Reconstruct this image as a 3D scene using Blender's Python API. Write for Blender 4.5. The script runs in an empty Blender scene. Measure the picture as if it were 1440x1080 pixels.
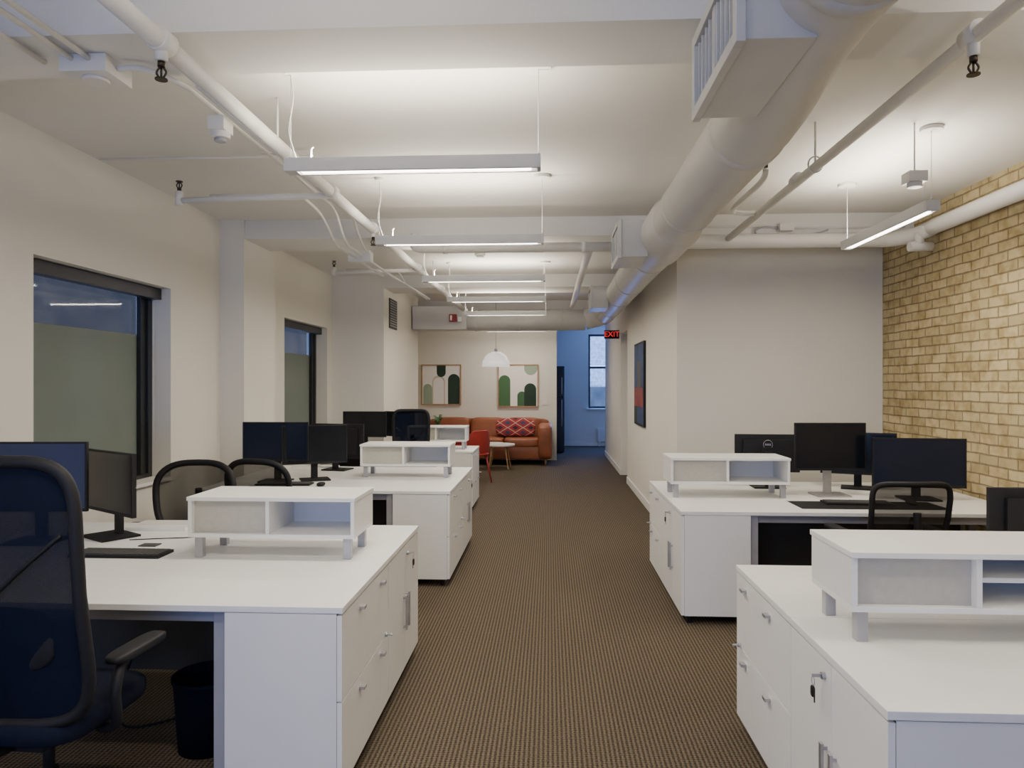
import bpy, math, random
from mathutils import Vector, Matrix
random.seed(3)
pi=math.pi
# ------------------------------------------------------------------ materials
def newmat(name):
    m=bpy.data.materials.new(name); m.use_nodes=True
    nt=m.node_tree; b=nt.nodes['Principled BSDF']
    return m,nt,b
def mat(name,col,rough=.5,metal=0,var=.04,scale=8,bump=0,bscale=60,coat=0,spec=.5):
    m,nt,b=newmat(name)
    tc=nt.nodes.new('ShaderNodeTexCoord')
    n=nt.nodes.new('ShaderNodeTexNoise'); n.inputs['Scale'].default_value=scale; n.inputs['Detail'].default_value=3
    nt.links.new(tc.outputs['Object'],n.inputs['Vector'])
    r=nt.nodes.new('ShaderNodeValToRGB')
    c=Vector(col)
    r.color_ramp.elements[0].position=.3; r.color_ramp.elements[1].position=.7
    r.color_ramp.elements[0].color=(*(c*(1-var)),1)
    r.color_ramp.elements[1].color=(*[min(1,x*(1+var)) for x in c],1)
    nt.links.new(n.outputs['Fac'],r.inputs[0]); nt.links.new(r.outputs[0],b.inputs['Base Color'])
    b.inputs['Roughness'].default_value=rough; b.inputs['Metallic'].default_value=metal
    b.inputs['Specular IOR Level'].default_value=spec
    b.inputs['Coat Weight'].default_value=coat
    if bump:
        n2=nt.nodes.new('ShaderNodeTexNoise'); n2.inputs['Scale'].default_value=bscale
        nt.links.new(tc.outputs['Object'],n2.inputs['Vector'])
        bp=nt.nodes.new('ShaderNodeBump'); bp.inputs['Strength'].default_value=bump; bp.inputs['Distance'].default_value=.01
        nt.links.new(n2.outputs['Fac'],bp.inputs['Height']); nt.links.new(bp.outputs[0],b.inputs['Normal'])
    return m
def emat(name,col,s):
    m,nt,b=newmat(name)
    b.inputs['Base Color'].default_value=(*col,1)
    b.inputs['Emission Color'].default_value=(*col,1); b.inputs['Emission Strength'].default_value=s
    return m
def meshmat(name,col,alpha,scale=260,amp=.15):
    m,nt,b=newmat(name)
    tc=nt.nodes.new('ShaderNodeTexCoord')
    w=nt.nodes.new('ShaderNodeTexWave'); w.inputs['Scale'].default_value=scale; w.bands_direction='DIAGONAL'
    nt.links.new(tc.outputs['Object'],w.inputs['Vector'])
    mr=nt.nodes.new('ShaderNodeMapRange'); mr.inputs[3].default_value=alpha-amp; mr.inputs[4].default_value=min(1,alpha+amp)
    nt.links.new(w.outputs['Fac'],mr.inputs[0]); nt.links.new(mr.outputs[0],b.inputs['Alpha'])
    b.inputs['Base Color'].default_value=(*col,1); b.inputs['Roughness'].default_value=.8
    b.inputs['Specular IOR Level'].default_value=.12
    return m
M={}
M['wall']=mat('wall_paint',(.73,.705,.635),.75,var=.015,scale=1.2,bump=.05,bscale=90)
M['ceil']=mat('ceiling_paint',(.70,.69,.65),.8,var=.02,scale=1.5,bump=.05,bscale=40)
M['pipe']=mat('pipe_paint',(.68,.67,.635),.5,var=.03,scale=6)
M['duct']=mat('duct_paint',(.51,.505,.48),.45,var=.03,scale=5)
M['white']=mat('white_laminate',(.84,.84,.82),.35,var=.01,scale=4)
M['white2']=mat('white_laminate_side',(.80,.80,.79),.4,var=.01,scale=4)
M['panel']=mat('fabric_inset_panel',(.47,.455,.40),.8,var=.04,scale=40)
M['gap']=mat('seam_shadow_tint',(.07,.07,.07),.6)  # dark tone that paints shade into the cabinet seams
M['silver']=mat('brushed_aluminium',(.45,.45,.47),.35,.8,var=.05,scale=30)
M['leg']=mat('grey_powdercoat',(.38,.38,.41),.45,.2)
M['rleg']=mat('riser_leg_silver',(.40,.40,.42),.4,.4)
M['black']=mat('black_plastic',(.010,.010,.012),.6,spec=.3)
M['blackf']=mat('black_frame',(.012,.013,.015),.35)
M['screen']=mat('monitor_glass',(.005,.007,.011),.2,spec=.35)
M['screenb']=mat('monitor_glass_navy',(.006,.011,.028),.25,spec=.4)
M['screenl']=emat('monitor_glass_standby',(.010,.020,.065),.2)
M['navyf']=mat('navy_fabric',(.006,.009,.02),.9,var=.15,scale=60,spec=.15)
M['dgrey']=mat('dark_grey_panel',(.06,.06,.06),.6)
M['meshN']=meshmat('navy_mesh',(.004,.007,.018),.972,amp=.025,scale=120)
M['meshB']=meshmat('black_mesh',(.02,.018,.016),.82,amp=.12)
M['trim']=mat('trim_paint',(.74,.725,.69),.45,var=.01)
M['housing']=mat('light_housing',(.50,.50,.49),.5,var=.01)
M['film']=mat('frosted_film',(.155,.185,.165),.6,var=.10,scale=1.2,spec=.35)
M['leather']=mat('cognac_leather',(.26,.078,.030),.5,var=.15,scale=5,bump=.15,bscale=25)
M['red']=mat('red_plastic',(.30,.026,.022),.4)
M['wood']=mat('oak_wood',(.38,.22,.11),.5,var=.2,scale=12)
M['cream']=mat('cream_canvas',(.84,.80,.76),.8,var=.02)
M['green1']=mat('deep_green_paint',(.012,.035,.022),.7)
M['green2']=mat('leaf_green_paint',(.05,.13,.055),.7)
M['green3']=mat('sage_paint',(.28,.36,.27),.7)
M['tan']=mat('tan_paint',(.58,.47,.36),.7)
M['pblue']=mat('blue_paint',(.012,.04,.13),.6,var=.5,scale=5)
M['pred']=mat('rust_paint',(.20,.03,.03),.6,var=.4,scale=5)
M['brass']=mat('dark_brass',(.06,.045,.03),.4,.7)
M['exitred']=emat('exit_red_letters',(1,.03,.03),.8)
M['led']=emat('led_diffuser',(1,.94,.85),12)
M['bulb']=emat('lamp_bulb',(1,.93,.85),5)
M['pend']=emat('dome_shade_glow',(.92,.90,.87),.75)  # glow added to the dome's colour to make it look whiter
M['concrete']=mat('sky_block_concrete',(.060,.036,.016),.9,var=.45,scale=2,bump=.3,bscale=10)  # brown tint offsets the blue sky light on the added wall
M['parapet']=mat('parapet_concrete',(.12,.12,.12),.9,var=.3,scale=3)
M['fridge']=mat('dark_steel',(.02,.025,.04),.35,.5)
m,nt,b=newmat('window_glass'); M['glass']=m
tr=nt.nodes.new('ShaderNodeBsdfTransparent'); tr.inputs[0].default_value=(.88,.91,.91,1)
gl=nt.nodes.new('ShaderNodeBsdfGlossy'); gl.inputs['Roughness'].default_value=.03
lw=nt.nodes.new('ShaderNodeLayerWeight'); lw.inputs[0].default_value=.5
pw=nt.nodes.new('ShaderNodeMath'); pw.operation='POWER'; pw.inputs[1].default_value=5
ma=nt.nodes.new('ShaderNodeMath'); ma.operation='MULTIPLY_ADD'; ma.inputs[1].default_value=.7; ma.inputs[2].default_value=.03
mx=nt.nodes.new('ShaderNodeMixShader')
nt.links.new(lw.outputs['Facing'],pw.inputs[0]); nt.links.new(pw.outputs[0],ma.inputs[0])
nt.links.new(ma.outputs[0],mx.inputs[0]); nt.links.new(tr.outputs[0],mx.inputs[1]); nt.links.new(gl.outputs[0],mx.inputs[2])
nt.links.new(mx.outputs[0],nt.nodes['Material Output'].inputs[0])
def brickmat(name,axis,c1,c2,mortar,bw=.215,rh=.075,ms=.007,dark=(.70,.64,.55),bd=.006,stain=None):
    m,nt,b=newmat(name)
    tc=nt.nodes.new('ShaderNodeTexCoord'); sp=nt.nodes.new('ShaderNodeSeparateXYZ'); cb=nt.nodes.new('ShaderNodeCombineXYZ')
    nt.links.new(tc.outputs['Object'],sp.inputs[0])
    nz=nt.nodes.new('ShaderNodeTexNoise'); nz.inputs['Scale'].default_value=5; nt.links.new(tc.outputs['Object'],nz.inputs['Vector'])
    def wob(out,amt):
        a=nt.nodes.new('ShaderNodeMath'); a.operation='MULTIPLY_ADD'; a.inputs[1].default_value=amt
        nt.links.new(nz.outputs['Fac'],a.inputs[0]); nt.links.new(out,a.inputs[2]); return a.outputs[0]
    nt.links.new(wob(sp.outputs[axis],.016),cb.inputs[0]); nt.links.new(wob(sp.outputs['Z'],.016),cb.inputs[1])
    br=nt.nodes.new('ShaderNodeTexBrick'); br.inputs['Scale'].default_value=1
    br.inputs['Brick Width'].default_value=bw; br.inputs['Row Height'].default_value=rh
    br.inputs['Mortar Size'].default_value=ms; br.inputs['Mortar Smooth'].default_value=.4
    br.inputs['Color1'].default_value=(*c1,1); br.inputs['Color2'].default_value=(*c2,1); br.inputs['Mortar'].default_value=(*mortar,1)
    nt.links.new(cb.outputs[0],br.inputs['Vector'])
    n2=nt.nodes.new('ShaderNodeTexNoise'); n2.inputs['Scale'].default_value=11; n2.inputs['Detail'].default_value=6
    nt.links.new(tc.outputs['Object'],n2.inputs['Vector'])
    mx=nt.nodes.new('ShaderNodeMix'); mx.data_type='RGBA'; mx.blend_type='MULTIPLY'; mx.inputs[0].default_value=1
    rp=nt.nodes.new('ShaderNodeValToRGB'); rp.color_ramp.elements[0].position=.32; rp.color_ramp.elements[1].position=.58
    rp.color_ramp.elements[0].color=(*dark,1); rp.color_ramp.elements[1].color=(1,1,1,1)
    nt.links.new(n2.outputs['Fac'],rp.inputs[0])
    nt.links.new(br.outputs['Color'],mx.inputs[6]); nt.links.new(rp.outputs[0],mx.inputs[7])
    nt.links.new(mx.outputs[2],b.inputs['Base Color']); b.inputs['Roughness'].default_value=.9
    b.inputs['Specular IOR Level'].default_value=.2
    ad=nt.nodes.new('ShaderNodeMath'); ad.operation='MULTIPLY_ADD'; ad.inputs[1].default_value=-1
    nt.links.new(br.outputs['Fac'],ad.inputs[0])
    ml=nt.nodes.new('ShaderNodeMath'); ml.operation='MULTIPLY'; ml.inputs[1].default_value=.45
    nt.links.new(n2.outputs['Fac'],ml.inputs[0]); nt.links.new(ml.outputs[0],ad.inputs[2])
    bp=nt.nodes.new('ShaderNodeBump'); bp.inputs['Strength'].default_value=.9; bp.inputs['Distance'].default_value=bd
    nt.links.new(ad.outputs[0],bp.inputs['Height']); nt.links.new(bp.outputs[0],b.inputs['Normal'])
    return m
M['brick']=brickmat('buff_brick','Y',(.63,.52,.30),(.47,.385,.21),(.31,.245,.15),bd=.009)
M['facade']=brickmat('neighbour_brick','X',(.72,.74,.76),(.60,.62,.66),(.8,.8,.82),.4,.14,.02)
def carpet():
    m,nt,b=newmat('ribbed_carpet')
    tc=nt.nodes.new('ShaderNodeTexCoord'); sp=nt.nodes.new('ShaderNodeSeparateXYZ'); nt.links.new(tc.outputs['Object'],sp.inputs[0])
    def s(out,per,ph=0):
        a=nt.nodes.new('ShaderNodeMath'); a.operation='MULTIPLY'; a.inputs[1].default_value=2*pi/per; nt.links.new(out,a.inputs[0])
        c=nt.nodes.new('ShaderNodeMath'); c.operation='SINE'; nt.links.new(a.outputs[0],c.inputs[0]); return c.outputs[0]
    sx=s(sp.outputs['X'],.020); sy=s(sp.outputs['Y'],.017)
    def mth(op,a,b2=None,v=None):
        n=nt.nodes.new('ShaderNodeMath'); n.operation=op; nt.links.new(a,n.inputs[0])
        if b2 is not None: nt.links.new(b2,n.inputs[1])
        if v is not None: n.inputs[1].default_value=v
        return n.outputs[0]
    a=mth('MULTIPLY',sx,v=.22); c=mth('MULTIPLY',sy,v=.09)
    t=mth('ADD',a,c)
    nz=nt.nodes.new('ShaderNodeTexNoise'); nz.inputs['Scale'].default_value=120; nz.inputs['Detail'].default_value=2
    nt.links.new(tc.outputs['Object'],nz.inputs['Vector'])
    t=mth('ADD',t,nz.outputs['Fac'])
    rp=nt.nodes.new('ShaderNodeValToRGB'); e=rp.color_ramp.elements
    e[0].position=.2; e[0].color=(.030,.023,.017,1); e[1].position=.88; e[1].color=(.170,.135,.092,1)
    nt.links.new(t,rp.inputs[0]); nt.links.new(rp.outputs[0],b.inputs['Base Color'])
    b.inputs['Roughness'].default_value=.95; b.inputs['Specular IOR Level'].default_value=.1
    bp=nt.nodes.new('ShaderNodeBump'); bp.inputs['Strength'].default_value=.5; bp.inputs['Distance'].default_value=.003
    nt.links.new(t,bp.inputs['Height']); nt.links.new(bp.outputs[0],b.inputs['Normal'])
    return m
M['carpet']=carpet()
def kilim():
    m,nt,b=newmat('kilim_weave')
    tc=nt.nodes.new('ShaderNodeTexCoord'); sp=nt.nodes.new('ShaderNodeSeparateXYZ'); nt.links.new(tc.outputs['Object'],sp.inputs[0])
    def pp(out,k):
        q=nt.nodes.new('ShaderNodeMath'); q.operation='MULTIPLY'; q.inputs[1].default_value=k; nt.links.new(out,q.inputs[0])
        n=nt.nodes.new('ShaderNodeMath'); n.operation='PINGPONG'; n.inputs[1].default_value=.12; nt.links.new(q.outputs[0],n.inputs[0]); return n.outputs[0]
    a=nt.nodes.new('ShaderNodeMath'); a.operation='ADD'; nt.links.new(pp(sp.outputs['X'],.8),a.inputs[0]); nt.links.new(pp(sp.outputs['Z'],1.3),a.inputs[1])
    mu=nt.nodes.new('ShaderNodeMath'); mu.operation='MULTIPLY'; mu.inputs[1].default_value=4.1; nt.links.new(a.outputs[0],mu.inputs[0])
    rp=nt.nodes.new('ShaderNodeValToRGB'); rp.color_ramp.interpolation='CONSTANT'; e=rp.color_ramp.elements
    e[0].position=0; e[0].color=(.03,.02,.04,1); e[1].position=.2; e[1].color=(.30,.025,.03,1)
    for p,c in ((.44,(.5,.36,.28,1)),(.52,(.28,.03,.04,1)),(.78,(.04,.05,.12,1))):
        x=e.new(p); x.color=c
    nt.links.new(mu.outputs[0],rp.inputs[0]); nt.links.new(rp.outputs[0],b.inputs['Base Color']); b.inputs['Roughness'].default_value=.9
    return m
M['kilim']=kilim()
# ------------------------------------------------------------------ builder
class B:
    def __init__(s): s.v=[];s.f=[];s.m=[];s.s=[];s.mats=[]
    def add(s,vs,fs,mat,smooth=False):
        if mat not in s.mats: s.mats.append(mat)
        k=s.mats.index(mat); o=len(s.v)
        s.v+= [Vector(v) for v in vs]
        for i,f in enumerate(fs):
            s.f.append([a+o for a in f]); s.m.append(k); s.s.append(smooth if isinstance(smooth,bool) else smooth[i])
        return s
    def box(s,x0,x1,y0,y1,z0,z1,mat,rz=0,rx=0,ry=0):
        x0,x1=min(x0,x1),max(x0,x1); y0,y1=min(y0,y1),max(y0,y1); z0,z1=min(z0,z1),max(z0,z1)
        vs=[Vector((x,y,z)) for z in (z0,z1) for x,y in ((x0,y0),(x1,y0),(x1,y1),(x0,y1))]
        if rz or rx or ry:
            c=Vector(((x0+x1)/2,(y0+y1)/2,(z0+z1)/2)); R=Matrix.Rotation(rz,3,'Z')@Matrix.Rotation(ry,3,'Y')@Matrix.Rotation(rx,3,'X')
            vs=[c+R@(v-c) for v in vs]
        return s.add(vs,[(0,3,2,1),(4,5,6,7),(0,1,5,4),(1,2,6,5),(2,3,7,6),(3,0,4,7)],mat)
    def tube(s,pts,r,mat,seg=10,closed=False,caps=True):
        pts=[Vector(p) for p in pts]; n=len(pts)
        rs=r if isinstance(r,(list,tuple)) else [r]*n
        vs=[];fs=[];sm=[]
        nrm=None
        for i,p in enumerate(pts):
            if closed: t=pts[(i+1)%n]-pts[i-1]
            elif i==0: t=pts[1]-p
            elif i==n-1: t=p-pts[-2]
            else: t=(pts[i+1]-p).normalized()+(p-pts[i-1]).normalized()
            t.normalize()
            if nrm is None:
                nrm=t.orthogonal().normalized()
            else:
                nrm=(nrm-t*nrm.dot(t)); nrm.normalize()
            bn=t.cross(nrm)
            for k in range(seg):
                a=2*pi*(k+.5)/seg
                vs.append(p+(nrm*math.cos(a)+bn*math.sin(a))*rs[i])
        for i in range(n if closed else n-1):
            j=(i+1)%n
            for k in range(seg):
                k2=(k+1)%seg
                fs.append((i*seg+k,i*seg+k2,j*seg+k2,j*seg+k)); sm.append(True)
        if not closed and caps:
            fs.append(tuple(range(seg-1,-1,-1))); sm.append(False)
            fs.append(tuple((n-1)*seg+k for k in range(seg))); sm.append(False)
        return s.add(vs,fs,mat,sm)
    def cyl(s,p1,p2,r,mat,seg=20,r2=None): return s.tube([p1,p2],[r,r if r2 is None else r2],mat,seg)
    def lathe(s,prof,c,mat,seg=32):
        vs=[];fs=[]
        for r,z in prof:
            for k in range(seg):
                a=2*pi*k/seg; vs.append((c[0]+r*math.cos(a),c[1]+r*math.sin(a),c[2]+z))
        for i in range(len(prof)-1):
            for k in range(seg):
                k2=(k+1)%seg; fs.append((i*seg+k,i*seg+k2,(i+1)*seg+k2,(i+1)*seg+k))
        return s.add(vs,fs,mat,True)
    def soft(s,c,size,mat,e=.35,rz=0,rx=0,nu=28,nv=16):
        sg=lambda w,p: math.copysign(abs(w)**p,w)
        vs=[];fs=[]; R=Matrix.Rotation(rz,3,'Z')@Matrix.Rotation(rx,3,'X'); c=Vector(c)
        for j in range(nv+1):
            ph=-pi/2+pi*j/nv
            for i in range(nu):
                th=2*pi*i/nu
                v=Vector((size[0]/2*sg(math.cos(ph),e)*sg(math.cos(th),e),size[1]/2*sg(math.cos(ph),e)*sg(math.sin(th),e),size[2]/2*sg(math.sin(ph),e)))
                vs.append(c+R@v)
        for j in range(nv):
            for i in range(nu):
                i2=(i+1)%nu; fs.append((j*nu+i,j*nu+i2,(j+1)*nu+i2,(j+1)*nu+i))
        return s.add(vs,fs,mat,True)
    def poly(s,pts,mat): return s.add(pts,[tuple(range(len(pts)))],mat)
    def finish(s,name,loc=None,rz=0,bevel=0,origin='auto',solid=0):
        me=bpy.data.meshes.new(name)
        if loc is None:
            if origin=='auto':
                xs=[v.x for v in s.v];ys=[v.y for v in s.v];zs=[v.z for v in s.v]
                o=Vector(((min(xs)+max(xs))/2,(min(ys)+max(ys))/2,min(zs)))
            else: o=Vector((0,0,0))
            vs=[v-o for v in s.v]
        else: o=Vector(loc); vs=s.v
        me.from_pydata([tuple(v) for v in vs],[],s.f)
        for mm in s.mats: me.materials.append(mm)
        me.polygons.foreach_set('material_index',s.m); me.polygons.foreach_set('use_smooth',s.s)
        me.update()
        ob=bpy.data.objects.new(name,me); bpy.context.collection.objects.link(ob)
        ob.location=o; ob.rotation_euler=(0,0,rz)
        if solid:
            md=ob.modifiers.new('thick','SOLIDIFY'); md.thickness=solid
        if bevel:
            md=ob.modifiers.new('bevel','BEVEL'); md.width=bevel; md.segments=2; md.limit_method='ANGLE'; md.angle_limit=math.radians(50)
        return ob
def crom(pts,n=6,closed=False):
    P=[Vector(p) for p in pts]; out=[]; N=len(P)
    rng=range(N) if closed else range(N-1)
    for i in rng:
        if closed: p0,p1,p2,p3=P[i-1],P[i],P[(i+1)%N],P[(i+2)%N]
        else: p0,p1,p2,p3=P[max(i-1,0)],P[i],P[i+1],P[min(i+2,N-1)]
        for k in range(n):
            t=k/n
            out.append(.5*((2*p1)+(-p0+p2)*t+(2*p0-5*p1+4*p2-p3)*t*t+(-p0+3*p1-3*p2+p3)*t**3))
    if not closed: out.append(P[-1])
    return out
# ------------------------------------------------------------------ room shell
CZ=3.03; BZ=2.86; XL=-2.97; XR=3.14
B().box(-3.25,3.4,-3,18.2,-.1,0,M['carpet']).finish('floor',origin='w')
B().box(-3.25,3.4,-3,18.2,CZ,CZ+.15,M['ceil']).finish('ceiling',origin='w')
w=B()
W1=(3.95,5.44); W2=(7.84,9.38)
w.box(-3.25,XL,-3,14.65,0,.8,M['wall']); w.box(-3.25,XL,-3,14.65,2.30,CZ,M['wall'])
for a,b_ in ((-3,W1[0]),(W1[1],W2[0]),(W2[1],14.65)): w.box(-3.25,XL,a,b_,.8,2.30,M['wall'])
w.finish('wall_left',origin='w')
B().box(XL,-2.75,6.28,7.0,0,CZ,M['wall']).finish('wall_left_column',origin='w')
B().box(XL,-2.25,9.58,12.1,0,CZ,M['wall']).finish('wall_left_chase',origin='w')
B().box(XR,3.4,-3,6.88,0,CZ,M['brick']).finish('wall_right',origin='w')
B().box(1.22,3.4,6.88,11.2,0,CZ,M['wall']).finish('wall_partition',origin='w')
B().box(1.22,3.4,12.2,15.6,0,CZ,M['wall']).finish('wall_corridor',origin='w')
B().box(1.22,1.42,11.2,12.2,2.4,CZ,M['wall']).finish('wall_door_header',origin='w')
B().box(1.42,3.4,11.2,12.2,0,CZ,M['wall']).finish('wall_door_recess',origin='w')
B().box(-2.97,.15,14.5,14.65,0,CZ,M['wall']).finish('wall_far',origin='w')
w=B(); w.box(-1.3,.98,17.9,18.15,0,CZ,M['wall']); w.box(1.9,3.4,17.9,18.15,0,CZ,M['wall']); w.box(.98,1.9,17.9,18.15,0,.94,M['wall']); w.box(.98,1.9,17.9,18.15,2.8,CZ,M['wall'])
w.finish('wall_hall_end',origin='w')
B().box(-1.45,-1.3,14.65,18.15,0,CZ,M['wall']).finish('wall_hall_left',origin='w')
B().box(3.25,3.4,15.6,17.9,0,CZ,M['wall']).finish('wall_hall_right',origin='w')
w=B(); w.box(-3.25,-2.4,-3.2,-3,0,CZ,M['wall']); w.box(.2,3.4,-3.2,-3,0,CZ,M['wall']); w.box(-2.4,.2,-3.2,-3,0,.8,M['wall']); w.box(-2.4,.2,-3.2,-3,2.4,CZ,M['wall'])
w.finish('wall_back',origin='w')
for nm,a,b_,x0,x1 in (('ceiling_beam',2.58,2.94,XL,XR),('ceiling_beam',6.3,6.88,-2.75,XR),('ceiling_beam',9.6,10.2,-2.25,1.22),('ceiling_beam',12.6,13.1,XL,1.22)):
    B().box(x0,x1,a,b_,BZ,CZ,M['ceil']).finish(nm,origin='w')
def bb(name,x0,x1,y0,y1): B().box(x0,x1,y0,y1,0,.10,M['trim']).box(x0,x1,y0,y1,.10,.105,M['trim']).finish(name,origin='w',bevel=.003)
bb('baseboard_corridor',1.205,1.22,6.88,11.2); bb('baseboard_corridor_end',1.205,1.22,12.2,15.6)
bb('baseboard_partition',1.22,XR,6.865,6.88); bb('baseboard_far',XL,.15,14.485,14.5)
bb('baseboard_left',XL,-2.955,-3,6.28); bb('baseboard_chase',-2.25,-2.235,9.58,12.1); bb('baseboard_hall',-1.3,3.25,17.885,17.9)
bb('baseboard_left_rear',XL,-2.955,7.0,9.58)
d=B(); d.box(1.385,1.419,11.26,12.14,0.005,2.1,M['trim']); d.box(1.37,1.419,11.2,11.26,0.005,2.16,M['trim']); d.box(1.37,1.419,12.14,12.2,0.005,2.16,M['trim']); d.box(1.37,1.419,11.26,12.14,2.1,2.16,M['trim'])
d.cyl((1.385,11.36,1.0),(1.335,11.36,1.0),.012,M['silver']); d.cyl((1.335,11.36,1.0),(1.335,11.46,1.0),.01,M['silver'])
d.finish('door_1',bevel=.002)
def winleft(n,y0,y1):
    g=-3.17; t=.055; w=B()
    w.box(g-.03,g+.05,y0,y0+t,.8,2.3,M['blackf']); w.box(g-.03,g+.05,y1-t,y1,.8,2.3,M['blackf'])
    w.box(g-.03,g+.05,y0+t,y1-t,2.3-t,2.3,M['blackf']); w.box(g-.03,g+.05,y0+t,y1-t,.8,.8+t,M['blackf'])
    w.box(g-.004,g,y0+t,y1-t,1.93,2.3-t,M['glass']); w.box(g-.004,g,y0+t,y1-t,.8+t,1.93,M['film'])
    w.box(g+.0,g+.035,y1-.13,y1-t,.8+t,2.3-t,M['blackf'])
    w.box(g+.055,g+.13,y0+.01,y1-.01,2.21,2.295,M['blackf'])
    w.cyl((g+.09,y1-.05,2.2),(g+.09,y1-.05,1.1),.003,M['trim'],6)
    w.finish('window_%d'%n,bevel=.003)
    B().box(g+.05,XL+.03,y0+.002,y1-.002,.8,.825,M['trim']).finish('trim_%d'%n,bevel=.004)
winleft(1,*W1); winleft(2,*W2)
def winy(n,x0,x1,z0,z1,y):
    w=B(); t=.05
    w.box(x0,x0+t,y-.04,y+.04,z0,z1,M['blackf']); w.box(x1-t,x1,y-.04,y+.04,z0,z1,M['blackf'])
    w.box(x0+t,x1-t,y-.04,y+.04,z0,z0+t,M['blackf']); w.box(x0+t,x1-t,y-.04,y+.04,z1-t,z1,M['blackf'])
    zm=(z0*.45+z1*.55); w.box(x0+t,x1-t,y-.03,y+.03,zm-.025,zm+.025,M['blackf'])
    w.box(x0+t,x1-t,y-.003,y+.003,z0+t,z1-t,M['glass'])
    w.finish('window_%d'%n,bevel=.003)
winy(3,.98,1.9,.94,2.8,18.03); winy(4,-2.4,.2,.8,2.4,-3.1)
B().box(.94,1.94,17.83,17.98,.90,.938,M['trim']).finish('trim_3',bevel=.004)
B().box(-7,6,24,24.5,-3,2.15,M['facade']).box(-7,6,24,24.5,2.2,5,M['facade']).box(.5,5,23.95,24,-.5,1.45,M['parapet']).finish('neighbouring_building',origin='w')
B().box(-6.5,-6,-4,18,-3,9,M['concrete']).finish('sky_block_wall',origin='w')  # added wall that blocks the sky outside the left windows
g=B(); g.box(-2.25,-2.235,9.88,10.36,2.34,2.76,M['dgrey'])
for i in range(11): g.box(-2.236,-2.226,9.9,10.34,2.37+i*.035,2.380+i*.035,M['leg'],ry=.5)
g.finish('air_vent_grille')
g=B(); g.box(-2.25,-2.235,10.5,10.58,1.15,1.27,M['trim']); g.box(-2.235,-2.23,10.53,10.55,1.19,1.23,M['white']); g.finish('light_switch',bevel=.002)
g=B(); g.box(-.13,-.05,14.487,14.5,1.12,1.24,M['trim']); g.box(-.1,-.08,14.482,14.487,1.16,1.2,M['white']); g.finish('light_switch',bevel=.002)
# ------------------------------------------------------------------ ducts
d=B(); DX,DZ,DR=.89,2.69,.17
d.tube([(.80,-2.9,DZ),(.80,2.0,DZ)]+crom([(.80,2.1,DZ),(.815,2.4,DZ),(.87,2.85,DZ),(DX,3.1,DZ)],5)+[(DX,3.3,DZ),(DX,11.4,DZ)],DR,M['duct'],40)
for y in (3.25,4.6,6.3,7.8,9.0,10.4): d.tube([(DX,y-.03,DZ),(DX,y-.022,DZ),(DX,y+.022,DZ),(DX,y+.03,DZ)],[DR,DR+.006,DR+.006,DR],M['duct'],40,caps=False)
for y in (.2,1.9): d.tube([(.8,y-.03,DZ),(.8,y-.022,DZ),(.8,y+.022,DZ),(.8,y+.03,DZ)],[DR,DR+.006,DR+.006,DR],M['duct'],40,caps=False)
d.tube([(DX,5.0,DZ),(DX,5.06,DZ),(DX,5.8,DZ),(DX,5.86,DZ)],[DR,DR+.025,DR+.025,DR],M['duct'],40,caps=False)
el=[(DX,11.4,DZ)]+[(DX-.3+.3*math.cos(a),11.4+.3*math.sin(a),DZ-.09*(i/8)) for i,a in enumerate([k*pi/16 for k in range(1,9)])]
d.tube(el,DR+.002,M['duct'],40)
d.tube([(DX-.3,11.7,2.60),(-1.35,11.7,2.60)],DR+.002,M['duct'],40)
for x in (-1.2,-.5,.2): d.tube([(x-.02,11.7,2.6),(x+.02,11.7,2.6)],DR+.01,M['duct'],40)
d.box(-2.235,-1.35,11.5,11.9,2.44,2.82,M['duct'])
d.finish('ventilation_duct',bevel=.004)
def reg(y0,y1):
    r=B(); x0,x1,z0,z1=.53,.75,2.52,2.80
    r.box(x0+.02,x1,y0,y1,z0,z1,M['duct'])
    t=.03
    r.box(x0-.008,x0+.02,y0-.01,y0+t,z0-.01,z1+.01,M['duct']); r.box(x0-.008,x0+.02,y1-t,y1+.01,z0-.01,z1+.01,M['duct'])
    r.box(x0-.008,x0+.02,y0+t,y1-t,z1-t,z1+.01,M['duct']); r.box(x0-.008,x0+.02,y0+t,y1-t,z0-.01,z0+t,M['duct'])
    r.box(x0+.015,x0+.021,y0+t,y1-t,z0+t,z1-t,M['dgrey'])
    n=int((y1-y0)/.055)
    for i in range(n): 
        y=y0+t+(i+.5)*(y1-y0-2*t)/n; r.box(x0+.002,x0+.014,y-.004,y+.004,z0+t,z1-t,M['duct'])
    r.box(x0+.0,x0+.014,(y0+y1)/2-.012,(y0+y1)/2+.012,z0+t,z1-t,M['duct'])
    r.finish('duct_register',bevel=.002)
reg(2.03,2.63); reg(5.45,6.0); reg(9.1,9.6)
# ------------------------------------------------------------------ pipes
CH=CZ-.001
p=B(); P=M['pipe']; mx_=-1.40; mz=2.79
p.cyl((mx_,-2.9,mz),(mx_,12.6,mz-.02),.035,P,16)
for y in (.9,2.5,4.5,5.6,7.5,9.2): p.cyl((mx_,y-.04,mz),(mx_,y+.04,mz),.045,P,16)
p.cyl((mx_,4.5,mz-.03),(-2.40,4.5,2.74),.02,P,12); p.cyl((-2.40,4.5,2.71),(-2.40,4.5,2.80),.026,P,12)
p.cyl((mx_,7.5,mz-.03),(-2.30,7.5,2.74),.02,P,12); p.cyl((-2.3,7.5,2.71),(-2.3,7.5,2.80),.026,P,12)
p.cyl((mx_,2.5,mz),(mx_,2.5,mz-.075),.022,P,12); p.cyl((mx_,5.6,mz),(mx_,5.6,mz-.07),.02,P,12)
for y in (.5,3.6,8.5,11): p.cyl((mx_,y,mz),(mx_,y,CH),.006,P,8)
p.finish('sprinkler_pipe')
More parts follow.
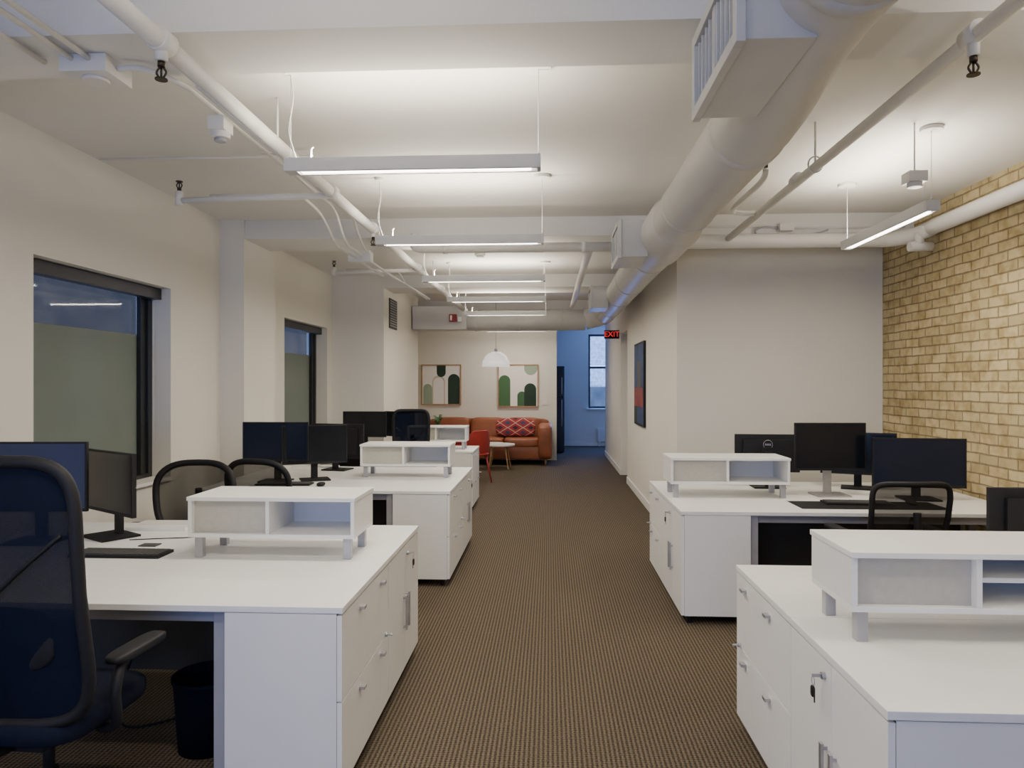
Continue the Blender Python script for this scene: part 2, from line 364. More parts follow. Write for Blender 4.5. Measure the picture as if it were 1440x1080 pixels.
def sprink(x,y,z,up=False):
    s=B(); k=1 if up else -1; m_=M['brass']
    s.cyl((x,y,z),(x,y,z+k*.02),.013,m_,12); s.tube(crom([(x-.006,y,z+k*.02),(x-.018,y,z+k*.04),(x-.004,y,z+k*.062)],4),.004,m_,6); s.tube(crom([(x+.006,y,z+k*.02),(x+.018,y,z+k*.04),(x+.004,y,z+k*.062)],4),.004,m_,6)
    s.cyl((x,y,z+k*.02),(x,y,z+k*.06),.004,m_,8); s.cyl((x,y,z+k*.062),(x,y,z+k*.067),.022,m_,16)
    s.finish('sprinkler_head')
sprink(mx_,2.5,mz-.075); sprink(mx_,5.6,mz-.07); sprink(-2.4,4.5,2.80,True); sprink(-2.3,7.5,2.80,True)
p=B(); rx=1.5
p.cyl((rx,-2.9,2.79),(rx,6.05,2.77),.027,P,16)
for y in (.9,2.6,4.4): p.cyl((rx,y-.04,2.79),(rx,y+.04,2.785),.037,P,16)
p.cyl((rx,2.6,2.79),(rx,2.6,2.71),.02,P,12)
p.tube(crom([(rx,5.2,2.78),(rx-.12,5.2,2.78),(rx-.2,5.1,2.79),(rx-.2,4.45,2.79),(rx-.2,4.35,2.84)],5),.018,P,10)
p.cyl((rx,4.1,2.79),(rx,4.1,CH),.006,P,8); p.cyl((rx,.6,2.79),(rx,.6,CH),.006,P,8); p.tube([(rx+.04*math.cos(a),4.1,2.79+.045*math.sin(a)) for a in [i*pi/8 for i in range(16)]],.005,P,6,closed=True)
p.finish('sprinkler_pipe')
sprink(rx,2.6,2.71); sprink(rx-.2,4.35,2.85,True)
p=B()
p.tube(crom([(1.06,6.12,2.76),(1.4,6.12,2.76),(2.6,6.12,2.76),(2.85,6.12,2.76),(2.98,6.0,2.77),(3.02,5.8,2.78),(3.02,5,2.79),(3.02,-2.9,2.79)],5),.06,P,20)
p.tube([(3.08,5.9,2.66),(2.9,5.9,2.66)],.04,P,14); p.cyl((2.98,5.9,2.66),(2.98,5.9,2.77),.035,P,14)
for y in (4.0,2.0): p.cyl((3.02,y-.02,2.79),(3.02,y+.02,2.79),.067,P,20)
p.finish('heating_pipe')
p=B(); p.tube([(.72,6.15,2.73)]+crom([(-1.0,6.15,2.73),(-1.12,6.15,2.735),(-1.18,6.17,2.77),(-1.18,6.2,2.855)],5),.042,P,18)
for x in (-.9,.3): p.cyl((x-.02,6.15,2.73),(x+.02,6.15,2.73),.049,P,18)
p.cyl((.35,6.15,2.73),(.35,11.0,2.74),.035,P,14)
p.finish('water_pipe')
c=B(); r=.011
for dx in (0,.07,.20):
    c.tube([(-1.82-dx,-2.5,2.84),(-1.82-dx,2.75,2.84)],r,P,8)
c.box(-1.94,-1.75,2.72,2.9,2.79,2.858,P); c.cyl((-1.84,2.8,2.79),(-1.84,2.8,2.775),.05,P,16)
c.tube(crom([(-1.75,2.8,2.83),(-1.66,2.8,2.83),(-1.6,2.88,2.83),(-1.56,3.0,2.83)],4)+[(-1.56,4.8,2.83)]+crom([(-1.56,5.0,2.83),(-1.56,5.15,2.79),(-1.56,5.3,2.68),(-1.56,5.45,2.62)],4)+[(-1.56,6.9,2.62),(-1.56,9.2,2.66)],r,P,8)
c.tube([(-2.25,4.62,2.80)]+crom([(-1.75,4.62,2.80),(-1.68,4.64,2.80),(-1.64,4.7,2.79),(-1.63,5.0,2.76),(-1.63,5.25,2.66),(-1.63,5.4,2.61)],4)+[(-1.63,6.9,2.61)],r,P,8)
c.tube([(-1.50,2.96,2.82),(-1.50,5.3,2.82)]+crom([(-1.50,5.4,2.81),(-1.51,5.6,2.72),(-1.51,5.75,2.66),(-1.51,5.95,2.65)],4),.009,P,8)
c.tube([(-2.2,7.62,2.79),(-1.7,7.62,2.79)]+crom([(-1.66,7.64,2.78),(-1.63,7.75,2.74),(-1.63,8.0,2.68)],4)+[(-1.63,9.4,2.68)],.010,P,8)
c.box(-1.69,-1.5,5.9,6.0,2.58,2.67,P)
for y in (3.9,4.9): c.box(-1.60,-1.46,y-.012,y+.012,2.838,2.846,P)
c.tube([(-2.9,4.45,3.0),(-1.5,4.45,3.0)],.008,P,8)
c.finish('electrical_conduit')
c=B(); c.box(-1.60,-1.52,3.25,3.35,2.745,2.81,P); c.cyl((-1.56,3.3,2.745),(-1.56,3.3,2.715),.045,P,20); c.cyl((-1.56,3.3,2.715),(-1.56,3.3,2.70),.028,M['leg'],20)
c.finish('heat_detector',bevel=.002)
c=B(); c.cyl((-.78,8.0,CZ),(-.78,8.0,CZ-.035),.06,P,20); c.cyl((-.78,8.0,CZ-.035),(-.78,8.0,CZ-.05),.04,P,20); c.finish('smoke_detector')
c=B(); 
c.box(1.98,2.10,6.22,6.3,2.87,2.93,P)
c.tube(crom([(1.98,6.27,2.90),(1.85,6.27,2.91),(1.78,6.26,2.87),(1.85,6.26,2.82),(2.1,6.26,2.82),(2.3,6.26,2.85),(2.4,6.26,2.88)],5),.008,M['leg'],6)
c.tube([(2.1,6.285,2.90),(3.05,6.285,2.90)],.009,P,6); c.tube([(1.3,6.285,2.92),(1.98,6.285,2.92)],.009,P,6)
c.finish('electrical_junction_box')
c=B(); c.box(-1.62,-1.50,11.44,11.5,2.56,2.68,M['red']); c.box(-1.60,-1.57,11.42,11.44,2.58,2.66,M['white']); c.box(-1.48,-1.42,11.45,11.5,2.56,2.64,M['white'])
c.finish('fire_alarm_strobe',bevel=.003)
e=B(); e.box(.92,1.17,11.97,12.01,2.31,2.45,M['black']); e.cyl((1.17,11.99,2.38),(1.219,11.99,2.38),.03,M['trim'],12)
ex=e.finish('exit_sign',bevel=.004)
cu=bpy.data.curves.new('exit_letters','FONT'); cu.body='EXIT'; cu.size=.125; cu.extrude=.002; cu.align_x='CENTER'; cu.align_y='CENTER'; cu.space_character=1.0
to=bpy.data.objects.new('exit_letters',cu); bpy.context.collection.objects.link(to); cu.materials.append(M['exitred'])
to.parent=ex; to.location=(-.025,-.026,.07); to.rotation_euler=(pi/2,0,0)
# ------------------------------------------------------------------ lights
def area(name,loc,rot,sx,sy,e,col,parent=None,spread=None):
    l=bpy.data.lights.new(name,'AREA'); l.shape='RECTANGLE'; l.size=sx; l.size_y=sy; l.energy=e; l.color=col
    if spread: l.spread=spread
    o=bpy.data.objects.new(name,l); bpy.context.collection.objects.link(o)
    if parent: o.parent=parent; o.matrix_parent_inverse=parent.matrix_world.inverted()
    o.location=loc; o.rotation_euler=rot; return o
WARM=(1,.90,.76)
ZB=2.545
def fixture(x0,x1,y0,y1,dn=20,up=23):
    """pendant linear light; long axis chosen automatically"""
    f=B(); t=.016; h=.062; Hs=M['housing']
    f.box(x0,x1,y0,y0+t,ZB,ZB+h,Hs); f.box(x0,x1,y1-t,y1,ZB,ZB+h,Hs)
    f.box(x0,x0+t,y0+t,y1-t,ZB,ZB+h,Hs); f.box(x1-t,x1,y0+t,y1-t,ZB,ZB+h,Hs)
    alx=(x1-x0)>(y1-y0); ex_=.055 if alx else 0; ey=0 if alx else .055
    f.box(x0+t,x1-t,y0+t,y1-t,ZB+.02,ZB+.035,Hs)
    if alx: f.box(x0+t,x0+.06,y0+t,y1-t,ZB,ZB+.02,Hs)
    f.box(x0+t+ex_,x1-t-ex_/2,y0+t+ey,y1-t-ey/2,ZB+.004,ZB+.02,M['led'])
    if alx:
        ends=[(x0+.02,(y0+y1)/2),(x1-.01,(y0+y1)/2)]
    else: ends=[((x0+x1)/2,y0+.02),((x0+x1)/2,y1-.02)]
    for i,(x,y) in enumerate(ends):
        f.cyl((x,y,ZB+h-.002),(x,y,CZ-.02),.0022,M['trim'],6)
        f.cyl((x,y,CZ),(x,y,CZ-.022),.062 if i or not alx else .03,M['trim'],24)
        f.cyl((x,y,ZB+h-.01),(x,y,ZB+h+.015),.006,M['silver'],8)
    if alx:
        x,y=ends[0]; f.tube(crom([(x,y,CZ-.02),(x+.012,y,2.9),(x-.008,y,2.75),(x+.012,y,2.66),(x+.03,y,ZB+h)],5),.0035,M['trim'],6)
        f.tube(crom([(x+.1,y,ZB+h),(x+.1,y,ZB+h+.05),(x+.11,y,ZB+h+.06)],3),.004,M['trim'],6)
    ob=f.finish('linear_pendant_light',bevel=.0015)
    bpy.context.view_layer.update()
    cx,cy=(x0+x1)/2,(y0+y1)/2; L=max(x1-x0,y1-y0)-.13; Wd=.04
    sx,sy=(L,Wd) if alx else (Wd,L)
    area('downlight_strip',(cx,cy,ZB+.002),(0,0,0),sx,sy,dn,WARM,ob)
    area('uplight_strip',(cx,cy,ZB+h+.004),(pi,0,0),sx,sy,up,WARM,ob)
for yc in (-.3,1.5,3.3,5.05,6.9,8.6,10.3,13.5): fixture(-1.24,-.04,yc-.04,yc+.04)  # the last one, above the lounge, is unseen, added for its light
fixture(2.16,2.24,4.2,5.4); fixture(2.16,2.24,1.2,2.4)
c=B(); c.box(2.02,2.12,4.1,4.2,2.69,2.75,P); c.cyl((2.07,4.15,2.69),(2.07,4.15,2.665),.04,P,16); c.tube(crom([(2.12,4.15,2.72),(2.14,4.17,2.74),(2.15,4.2,2.68),(2.15,4.22,2.61)],5),.004,P,6); c.tube([(2.07,4.15,2.75),(2.07,4.15,CZ)],.005,P,6); c.finish('occupancy_sensor',bevel=.002)
p=B(); cx,cy,cz=-.94,12.5,1.86
prof=[(.02,.26),(.06,.255),(.13,.225),(.19,.17),(.235,.09),(.25,0),(.243,0),(.228,.09),(.185,.16),(.12,.215),(.02,.245)]
p.lathe(prof,(cx,cy,cz),M['pend']); p.cyl((cx,cy,cz+.25),(cx,cy,cz+.31),.028,M['leg']); p.cyl((cx,cy,cz+.3),(cx,cy,CZ),.004,M['leg'],6)
p.soft((cx,cy,cz+.11),(.12,.12,.13),M['bulb'],e=1)
p.cyl((cx,cy,CZ),(cx,cy,CZ-.03),.06,M['trim'])
po=p.finish('dome_pendant_lamp')
# ------------------------------------------------------------------ furniture: pods
def cabinet(side,xa,y0,y1,kind):
    c=B(); n=-side; wd=.44; f=.02
    xi=xa+side*f; xb=xa+side*wd
    c.box(xi,xb,y0+.002,y1-.002,.055,.704,M['white2'])
    for fx in (xi+side*.04,xb-side*.04):
        for fy in (y0+.05,y1-.05): c.cyl((fx,fy,.0),(fx,fy,.055),.018,M['black'],12)
    c.box(xi,xi+n*.001,y0+.003,y1-.003,.056,.703,M['gap'])  # dark sheet behind the fronts, stands in for seam shade
    g=.004
    if kind=='drawer':
        for z0,z1 in ((.058,.377),(.383,.698)):
            c.box(xi+n*.001,xa,y0+g,y1-g,z0,z1,M['white'])
            zc=z1-.045
            for fy in (y0+(y1-y0)*.34,y0+(y1-y0)*.80): c.box(xa,xa+n*.022,fy-.018,fy+.018,zc-.006,zc+.006,M['silver'])
        c.cyl((xa,y1-.07,.34+.05+.0),(xa+n*.012,y1-.07,.39),.011,M['silver'],14)
        c.cyl((xa+n*.012,y1-.07,.39),(xa+n*.035,y1-.07,.39),.005,M['silver'],8)
    else:
        ym=(y0+y1)/2
        c.box(xi+n*.001,xa,y0+g,ym-g/2,.058,.698,M['white']); c.box(xi+n*.001,xa,ym+g/2,y1-g,.058,.698,M['white'])
        for fy in (ym-.035,ym+.035):
            c.box(xa+n*.012,xa+n*.022,fy-.008,fy+.008,.27,.45,M['silver'])
            for z in (.285,.435): c.box(xa,xa+n*.014,fy-.005,fy+.005,z-.006,z+.006,M['silver'])
        ky=ym+.05
        c.cyl((xa,ky,.65),(xa+n*.012,ky,.65),.011,M['silver'],14)
        c.box(xa+n*.012,xa+n*.04,ky-.002,ky+.002,.645,.655,M['silver'])
        c.tube([(xa+n*.036+0,ky+.012*math.cos(a),.633+.014*math.sin(a)) for a in [i*pi/6 for i in range(12)]],.0016,M['silver'],6,closed=True)
        c.soft((xa+n*.036,ky+.004,.60),(.010,.022,.035),M['black'],e=.6); c.box(xa+n*.034,xa+n*.037,ky-.012,ky-.006,.57,.615,M['brass'])
    c.finish('drawer_cabinet' if kind=='drawer' else 'storage_cabinet',bevel=.0015)
def desk(side,xa,xe,ys,double=True):
    d=B(); y0,y1=ys[0],ys[-1]; xo=xa-side*.004
    for a,b_ in zip(ys[:-1],ys[1:]):
        d.box(xo,xe,a,b_-.003,.706,.73,M['white'])
        xi=xa+side*.45
        d.box(xi,xi+side*.045,a+.03 if a==y0 else b_-.08,a+.08 if a==y0 else b_-.03,0,.706,M['leg'])
        d.box(xe-side*.08,xe-side*.03,a+.05,a+.10,0,.706,M['leg']); d.box(xe-side*.08,xe-side*.03,b_-.10,b_-.05,0,.706,M['leg'])
        d.box(xe-side*.07,xe-side*.04,a+.10,b_-.10,.64,.69,M['leg']); d.box(xi+side*.05,xe-side*.08,a+.06,a+.09,.65,.706,M['leg'])
    ym=ys[1] if double else y1-.05
    d.box(xa+side*.46,xe-side*.09,ym-.012,ym+.012 ,.18,.70,M['dgrey'])
    d.box(xa+side*.7,xe-side*.2,ym-.10,ym-.03,.60,.64,M['leg'])
    d.finish('office_desk',bevel=.002)
LX=-.76; RX=.85
desk(-1,LX,-2.9,[2.57,3.33,4.09]); cabinet(-1,LX,2.57,3.33,'drawer'); cabinet(-1,LX,3.33,4.09,'door')
desk(-1,LX,-2.74,[5.40,6.19,6.98]) ; cabinet(-1,LX,5.40,6.19,'drawer'); cabinet(-1,LX,6.19,6.98,'door')
desk(-1,-.93,-2.9,[8.6,9.4],False); cabinet(-1,-.93,8.6,9.4,'drawer')
desk(1,RX,3.08,[1.83,2.555,3.28]); cabinet(1,RX,1.83,2.555,'door'); cabinet(1,RX,2.555,3.28,'drawer')
desk(1,RX,3.08,[4.63,5.355,6.08]); cabinet(1,RX,4.63,5.355,'door'); cabinet(1,RX,5.355,6.08,'drawer')
def riser(x0,y0,w=.80,dp=.36,shelf=False):
    r=B(); z=.73; zb=z+.10; zt=z+.29; t=.018; x1=x0+w; y1=y0+dp; xm=x0+w*.48
    r.box(x0,x1,y0,y1,zt-t,zt,M['white']); r.box(x0+.004,x1-.004,y0+.006,y1-.006,zb,zb+t,M['white'])
    r.box(x0+.004,x0+.004+t,y0+.006,y1-.006,zb+t,zt-t,M['white2']); r.box(x1-.004-t,x1-.004,y0+.006,y1-.006,zb+t,zt-t,M['white2'])
    r.box(xm-t/2,xm+t/2,y0+.006,y1-.006,zb+t,zt-t,M['white2'])
    r.box(x0+.022,xm-t/2,y0+.035,y0+.05,zb+t,zt-t,M['panel'])
    r.box(xm+t/2,x1-.022,y1-.03,y1-.02,zb+t,zt-t,M['white2'])
    if shelf: r.box(xm+t/2,x1-.022,y0+.05,y1-.03,(zb+zt)/2-.008,(zb+zt)/2+.008,M['white'])
    for lx in (x0+.045,x1-.045):
        for ly in (y0+.045,y1-.06): r.box(lx-.018,lx+.018,ly-.018,ly+.018,z+.0005,zb,M['rleg'])
    r.finish('desktop_shelf_riser',bevel=.0015)
riser(-1.70,3.25); riser(-1.66,6.15,.80); riser(.95,2.29,.82,shelf=True); riser(.87,5.16,.85); 
riser(-1.78,8.82,.75,.3)
def monitor(x,y,rz,w=.54,h=.32,zt=1.2,base='black',logo=False,z=.73,scr='screen'):
    m=B(); zc=zt-z-h/2; k=M[base]
    m.box(-.12,.12,-.10,.10,0.0005,.012,k); m.box(-.028,.028,.03,.055,.01,zc+.02,k); m.box(-.05,.05,.012,.045,zc-.05,zc+.05,M['black'])
    m.box(-w/2,w/2,-.018,.004,zc-h/2,zc+h/2,M['black']); m.box(-w/2+.06,w/2-.06,.004,.022,zc-h/2+.04,zc+h/2-.04,M['black'])
    m.box(-w/2+.009,w/2-.009,-.0195,-.018,zc-h/2+.018,zc+h/2-.009,M[scr])
    if logo:
        zz=zc+.07
        m.tube([(.035*math.cos(a),.024,zz+.035*math.sin(a)) for a in [i*pi/12 for i in range(24)]],.0022,M['silver'],6,closed=True)
        for i,xx in enumerate((-.018,-.006,.006,.018)): m.box(xx-.004,xx+.004,.022,.025,zz-.008,zz+.008,M['silver'])
    m.finish('computer_monitor',loc=(x,y,z),rz=rz,bevel=.003)
monitor(-2.66,3.56,0.05,.54,.36,1.25,scr='screenl'); monitor(-2.35,3.70,-.58,.54,.33,1.19)
monitor(-2.30,5.88,0,.56,.33,1.23,scr='screenb'); monitor(-2.0,5.98,.45,.54,.33,1.20); monitor(-2.02,6.70,pi-.2,.54,.33,1.17)
monitor(-2.36,9.0,0,.56,.33,1.20); monitor(-1.95,9.22,-.6,.54,.33,1.19)
monitor(1.73,5.75,pi-.05,.50,.30,1.15,logo=True); monitor(2.06,5.35,.05,.52,.35,1.265,base='silver'); monitor(2.42,5.72,-.4,.54,.33,1.17); monitor(2.62,5.20,-.1,.62,.35,1.165,scr='screenb')
monitor(2.07,2.98,pi,.58,.34,1.13)
def keyboard(x,y,rz,body='black',key='dgrey'):
    k=B(); k.box(-.22,.22,-.07,.07,.0005,.014,M[body])
    for r_ in range(5):
        for c_ in range(17):
            xx=-.205+c_*.0245; yy=-.056+r_*.024
            k.box(xx,xx+.021,yy,yy+.02,.014,.019,M[key])
    k.finish('computer_keyboard',loc=(x,y,.73),rz=rz)
keyboard(-2.05,3.31,.0); keyboard(-2.15,5.68,.05); keyboard(2.1,4.98,-.05); 
keyboard(-2.3,6.9,0,'white','white2')
l=B(); l.box(-.17,.17,-.11,.11,.0005,.018,M['white']); l.box(-.15,.15,-.02,.09,.018,.0195,M['trim']); l.finish('closed_laptop',loc=(-2.20,3.97,.73),rz=.03,bevel=.003)
B().box(1.66,2.62,4.76,5.08,.7302,.7305,M['black']).finish('desk_pad')
for x,y in ((2.45,4.95),(-1.83,5.62)):
    B().soft((0,0,.016),(.06,.105,.032),M['black'],e=.8).finish('computer_mouse',loc=(x,y,.731))
B().box(-2.07,-1.98,3.48,3.54,.7302,.736,M['dgrey']).finish('phone',bevel=.001)
c=B(); c.tube(crom([(-2.2,3.62,.733),(-2.05,3.66,.733),(-1.90,3.70,.733),(-1.80,3.80,.733)],6),.0025,M['black'],6); c.finish('monitor_cable')
# ------------------------------------------------------------------ chairs
def chair(x,y,rz,W=.25,zb=.55,zt=1.30,n=5,meshm='meshN',seatz=.48,rec=.10,arms=True,thick=.02,top=1.0,bot=.85,lum=True):
    """faces +Y locally; back is at -Y"""
    c=B(); bk=M['black']
    for i in range(5):
        a=2*pi*i/5+.3; dx,dy=math.cos(a),math.sin(a)
        c.tube([(dx*.03,dy*.03,.12),(dx*.18,dy*.18,.105),(dx*.31,dy*.31,.07)],[.028,.022,.016],bk,8)
        for o in (-.018,.018):
            px,py=dx*.30-dy*o,dy*.30+dx*o
            c.cyl((px-dy*.009,py+dx*.009,.028),(px+dy*.009,py-dx*.009,.028),.028,bk,16)
        c.cyl((dx*.30,dy*.30,.03),(dx*.30,dy*.30,.08),.008,bk,8)
    c.cyl((0,0,.09),(0,0,.25),.03,bk,16); c.cyl((0,0,.2),(0,0,seatz-.07),.018,bk,16)
    c.box(-.11,.11,-.16,.12,seatz-.09,seatz-.05,bk)
    c.soft((0,.0,seatz-.01),(.50,.48,.09),M['navyf'],e=.45)
    H=(zt-zb)/2; zc=(zt+zb)/2
    sg=lambda w_,p_: math.copysign(abs(w_)**p_,w_)
    def pt(u,v,off=0):
        z=zc+v*H; t=(v+1)/2
        w_=W*(bot+(top-bot)*math.sin(min(1,t*1.15)*pi/2)) 
        xx=u*w_
        yy=-.23-rec*t-.03*math.sin(t*pi)+ .05*(u*u) +.02
        return Vector((xx,yy+off,z))
    ring=[]
    N=48
    for i in range(N):
        a=2*pi*i/N; ring.append((sg(math.cos(a),2/n),sg(math.sin(a),2/n)))
    R=8; vs=[pt(0,0)]; fs=[]
    for r_ in range(1,R+1):
        for u,v in ring: vs.append(pt(u*r_/R,v*r_/R))
    for i in range(N): fs.append((0,1+i,1+(i+1)%N))
    for r_ in range(R-1):
        for i in range(N):
            a=1+r_*N+i; b_=1+r_*N+(i+1)%N; fs.append((a,b_,b_+N,a+N))
    c.add(vs,fs,M[meshm],True)
    c.tube([pt(u,v) for u,v in ring],thick,bk,10,closed=True)
    c.tube(crom([(0,-.12,seatz-.07),(0,-.27,seatz-.04),pt(0,-.7,-.05),pt(0,-.2,-.045),pt(0,.25,-.02)],6),[.022]*25,bk,10)
    if lum:
        c.soft(pt(0,-.35,.03),(W*1.5,.03,.20),bk,e=.6)
        c.tube(crom([pt(0,-.1,-.02),pt(-.45,.2,-.012),pt(-.85,.45,0)],6),.007,bk,8); c.tube(crom([pt(0,-.1,-.02),pt(.45,.2,-.012),pt(.85,.45,0)],6),.007,bk,8)
    if arms:
        for s_ in (-1,1):
            c.tube(crom([(s_*.20,-.02,seatz-.07),(s_*.28,-.05,seatz-.04),(s_*.30,-.08,seatz+.08),(s_*.29,-.02,seatz+.16),(s_*.28,.15,seatz+.16)],6),.017,bk,8)
            c.soft((s_*.285,.05,seatz+.175),(.075,.27,.035),bk,e=.5)
    return c.finish('office_chair',loc=(x,y,0),rz=rz)
chair(-1.69,2.32,-.06,W=.27,zb=.50,zt=1.315,n=5,rec=.04,top=.98,bot=1.14)
chair(-2.34,4.38,pi+.1,W=.26,zb=.55,zt=1.02,n=3,meshm='meshB',thick=.022,top=1.0,bot=.75,lum=False)
chair(-2.05,5.25,-.15,W=.25,zb=.55,zt=1.0,n=3,meshm='meshB',thick=.022,top=1.0,bot=.75,lum=False)
chair(-1.55,7.7,pi,W=.20,zb=.55,zt=1.25,n=8,rec=.05)
chair(2.06,4.45,.05,W=.225,zb=.56,zt=.98,n=7,meshm='meshB',thick=.016,top=1.0,bot=.9,lum=False)
t=B(); t.lathe([(.0,.004),(.115,.004),(.12,.0),(.14,.29),(.147,.295),(.147,.31),(.138,.31),(.115,.02),(0,.02)],(0,0,0),M['navyf']); t.finish('waste_bin',loc=(-1.46,2.98,0))
c=B(); c.tube(crom([(-1.95,3.25,.3),(-1.98,3.2,.12),(-1.9,3.1,.012),(-1.7,3.2,.012),(-1.65,3.28,.012)],6),.006,M['black'],6); c.finish('power_cable')
# ------------------------------------------------------------------ lounge
s=B(); L=M['leather']; sx0,sx1=-2.5,.05; y0=13.5; y1=14.42
s.soft(((sx0+sx1)/2,(y0+y1)/2+.02,.24),(sx1-sx0,y1-y0-.04,.26),L,e=.12)
for i in range(3):
    wd=(sx1-sx0-.44)/3; cx=sx0+.22+wd*(i+.5)
    s.soft((cx,13.84,.43),(wd-.01,.66,.17),L,e=.28); s.soft((cx,14.2,.66),(wd-.01,.26,.44),L,e=.35,rx=-.12)
s.soft((sx0+.11,13.95,.42),(.23,.92,.52),L,e=.3); s.soft((sx1-.13,13.90,.45),(.27,1.0,.66),L,e=.3)
s.soft(((sx0+sx1)/2,14.34,.58),(sx1-sx0-.1,.16,.56),L,e=.2)
for x in (sx0+.12,sx1-.12):
    for y in (13.6,14.3): s.cyl((x,y,0),(x,y,.13),.02,M['wood'],12)
s.finish('leather_sofa')
pl=B(); pl.soft((0,0,0),(.78,.17,.36),M['kilim'],e=.55,rx=-.25); pl.finish('kilim_cushion',loc=(-.66,13.93,.70))
t=B(); t.cyl((-.92,13.05,.42),(-.92,13.05,.45),.29,M['white'],40); 
for a in (.6,2.3,3.9,5.5): t.tube([(-.92+.16*math.cos(a),13.05+.16*math.sin(a),.42),(-.92+.25*math.cos(a),13.05+.25*math.sin(a),0)],[.018,.011],M['wood'],10)
t.soft((-.98,13.0,.465),(.3,.2,.03),M['white'],e=.5)
t.finish('coffee_table',bevel=.004)
t=B(); cx,cy=-1.78,11.7; t.cyl((cx,cy,.715),(cx,cy,.74),.42,M['wood'],48)
t.lathe([(.27,0),(.27,.015),(.05,.04),(.035,.1),(.035,.66),(.1,.715)],(cx,cy,0),M['white']); t.finish('round_dining_table',bevel=.003)
def rchair(x,y,rz):
    c=B(); R_=M['red']
    c.soft((0,0,.45),(.44,.42,.05),R_,e=.55)
    vs=[];fs=[]; nu,nv=14,8
    for j in range(nv+1):
        for i in range(nu+1):
            a=-1+2*i/nu; t_=j/nv; w_=.23-.03*t_**3
            edge=1-.35*max(0,(abs(a)-.6)/.4)**2*t_
            vs.append((a*w_,-.19-.06*t_+.10*a*a,.45+.37*t_*edge))
    for j in range(nv):
        for i in range(nu):
            k=j*(nu+1)+i; fs.append((k,k+1,k+nu+2,k+nu+1))
    vs2=[(p[0]*1.02,p[1]-.014,p[2]) for p in vs]
    c.add(vs,fs,R_,True); c.add(vs2,[f[::-1] for f in fs],R_,True)
    rim=[vs[i] for i in range(nv*(nu+1),(nv+1)*(nu+1))]; c.tube(rim,.011,R_,8)
    for k in (0,nu): c.tube([vs[j*(nu+1)+k] for j in range(nv+1)],.011,R_,8)
    for sx,sy in ((-1,-1),(1,-1),(1,1),(-1,1)): c.tube([(sx*.15,sy*.14,.44),(sx*.21,sy*.21,0)],[.017,.011],R_,10)
    c.finish('red_dining_chair',loc=(x,y,0),rz=rz)
rchair(-1.20,11.15,.7); rchair(-1.72,12.45,pi); rchair(-1.85,10.9,0)
p=B(); p.lathe([(0,0),(.04,0),(.055,.1),(.048,.1),(.035,.02),(0,.02)],(0,0,0),M['white']); p.cyl((0,0,.02),(0,0,.09),.045,M['black'],16)
for i in range(14):
    a=i*2.4; l=.1+.05*random.random(); h=.12+.12*random.random(); dx,dy=math.cos(a),math.sin(a)
    b0=Vector((0,0,.08)); b1=Vector((dx*l*.5,dy*l*.5,.08+h)); b2=Vector((dx*l*1.2,dy*l*1.2,.08+h*.85)); sd=Vector((-dy,dx,0))*.018
    p.add([b0,b1+sd,b1-sd,b2],[(0,1,2),(1,3,2)],M['green2'],True)
p.finish('potted_plant',loc=(-1.85,11.75,.741))
def arch(b,x0,x1,z0,z1,y,mt,inv=False):
    r=(x1-x0)/2; cx=(x0+x1)/2; pts=[]
    for i in range(17):
        a=pi*i/16
        if not inv: pts.append((cx+r*math.cos(a),y,z1-r+r*math.sin(a)))
        else: pts.append((cx-r*math.cos(a),y,z0+r-r*math.sin(a)))
    if not inv: pts=[(x1,y,z0)]+pts+[(x0,y,z0)]
    else: pts=[(x0,y,z1)]+pts+[(x1,y,z1)]
    b.poly([Vector(p_) for p_ in pts],mt)
def art(x0,x1,z0,z1,shapes):
    a=B(); t=.022; yb=14.499; yf=14.455
    a.box(x0,x1,yf,yb,z0,z0+t,M['wood']); a.box(x0,x1,yf,yb,z1-t,z1,M['wood']); a.box(x0,x0+t,yf,yb,z0+t,z1-t,M['wood']); a.box(x1-t,x1,yf,yb,z0+t,z1-t,M['wood'])
    a.box(x0+t,x1-t,14.47,14.49,z0+t,z1-t,M['cream'])
    W_=x1-x0-2*t; H_=z1-z0-2*t
    for i,(u0,u1,v0,v1,mm,inv) in enumerate(shapes):
        arch(a,x0+t+u0*W_,x0+t+u1*W_,z0+t+v0*H_,z0+t+v1*H_,14.469-.0006*i,M[mm],inv)
    a.finish('framed_abstract_print')
art(-2.62,-1.80,1.12,1.95,[(.02,.26,0,.52,'green3',False),(.26,.60,0,.74,'tan',False),(.29,.57,0,.69,'cream',False),(.38,.62,.70,1,'green1',True),(.68,.99,0,.78,'green1',False)])
art(-1.05,-.22,1.08,1.95,[(.0,.30,0,.76,'green2',False),(.66,1,.76,1,'green3',True),(.48,.72,0,.36,'green2',False),(.66,.97,0,.56,'green1',False)])
a=B(); a.box(1.19,1.219,9.05,10.05,1.0,2.1,M['black'])
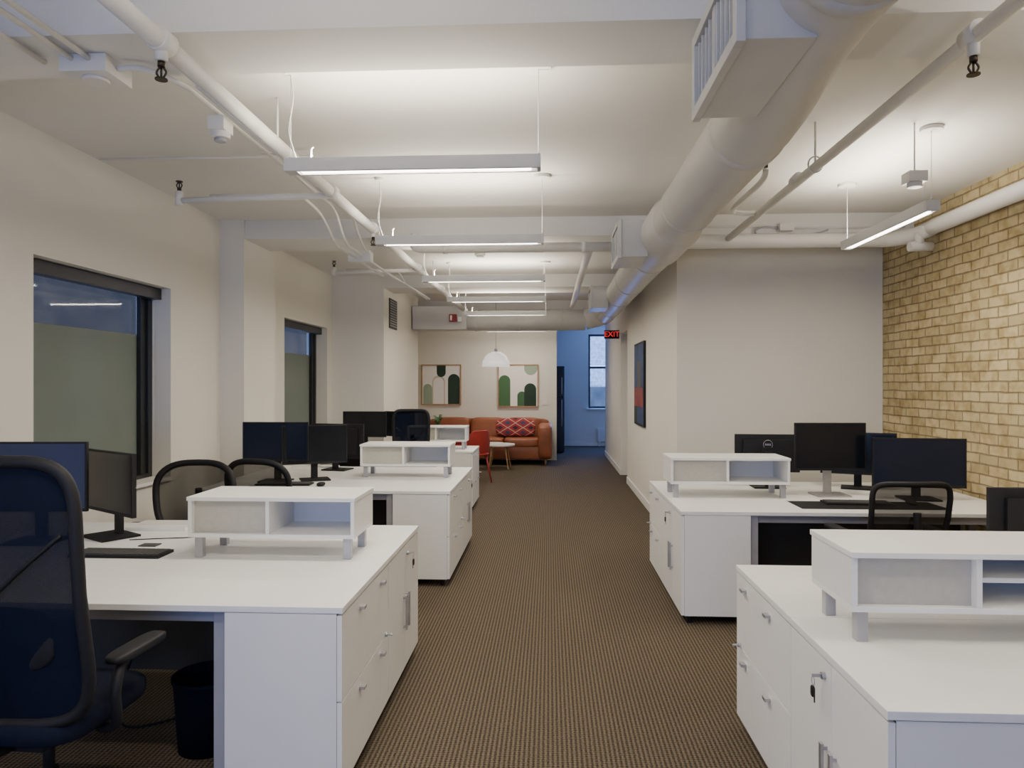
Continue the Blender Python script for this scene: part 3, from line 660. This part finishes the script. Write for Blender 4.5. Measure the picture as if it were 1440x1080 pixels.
a.box(1.187,1.19,9.08,10.02,1.03,2.07,M['pblue']); a.box(1.1855,1.187,9.08,10.02,1.25,1.5,M['pred']); a.box(1.1855,1.187,9.3,9.7,1.5,1.85,M['dgrey']); a.box(1.1855,1.187,9.7,10.02,1.03,1.25,M['green1'])
a.finish('abstract_painting')
f=B(); f.box(-.34,.34,16.0,16.7,.02,1.25,M['fridge']); f.box(-.34,.34,16.0,16.7,1.26,1.95,M['fridge']); f.box(-.30,.30,16.02,16.68,0,.02,M['black'])
f.cyl((.28,15.96,.6),(.28,15.96,1.2),.012,M['silver'],10); f.box(.27,.29,15.96,16.0,.62,.64,M['silver']); f.box(.27,.29,15.96,16.0,1.16,1.18,M['silver'])
f.cyl((.28,15.96,1.32),(.28,15.96,1.7),.012,M['silver'],10); f.box(.27,.29,15.96,16.0,1.34,1.36,M['silver']); f.box(.27,.29,15.96,16.0,1.66,1.68,M['silver'])
f.finish('refrigerator',bevel=.006)
h=B(); h.box(1.2,1.9,17.80,17.88,.12,.45,M['trim'])
for i in range(10): h.box(1.22+i*.066,1.25+i*.066,17.785,17.80,.16,.41,M['trim'])
for x in (1.25,1.83): h.box(x-.02,x+.02,17.81,17.87,0,.12,M['trim'])
h.finish('radiator',bevel=.003)
# ------------------------------------------------------------------ light
area('daylight_hall_window',(1.44,17.95,1.87),(-pi/2,0,0),.8,1.7,75,(.14,.30,1))
area('daylight_rear_window',(-1.1,-2.98,1.6),(pi/2,0,0),2.4,1.5,55,(.30,.44,1))
w=bpy.data.worlds.new('dusk'); bpy.context.scene.world=w; w.use_nodes=True
bg=w.node_tree.nodes['Background']; bg.inputs[0].default_value=(.28,.43,.95,1); bg.inputs[1].default_value=5.5
cam=bpy.data.cameras.new('camera'); co=bpy.data.objects.new('camera',cam); bpy.context.collection.objects.link(co)
co.location=(0,0,1.55); co.rotation_euler=(pi/2,0,math.radians(3)); cam.lens=25; cam.sensor_width=36; cam.clip_start=.05
bpy.context.scene.camera=co
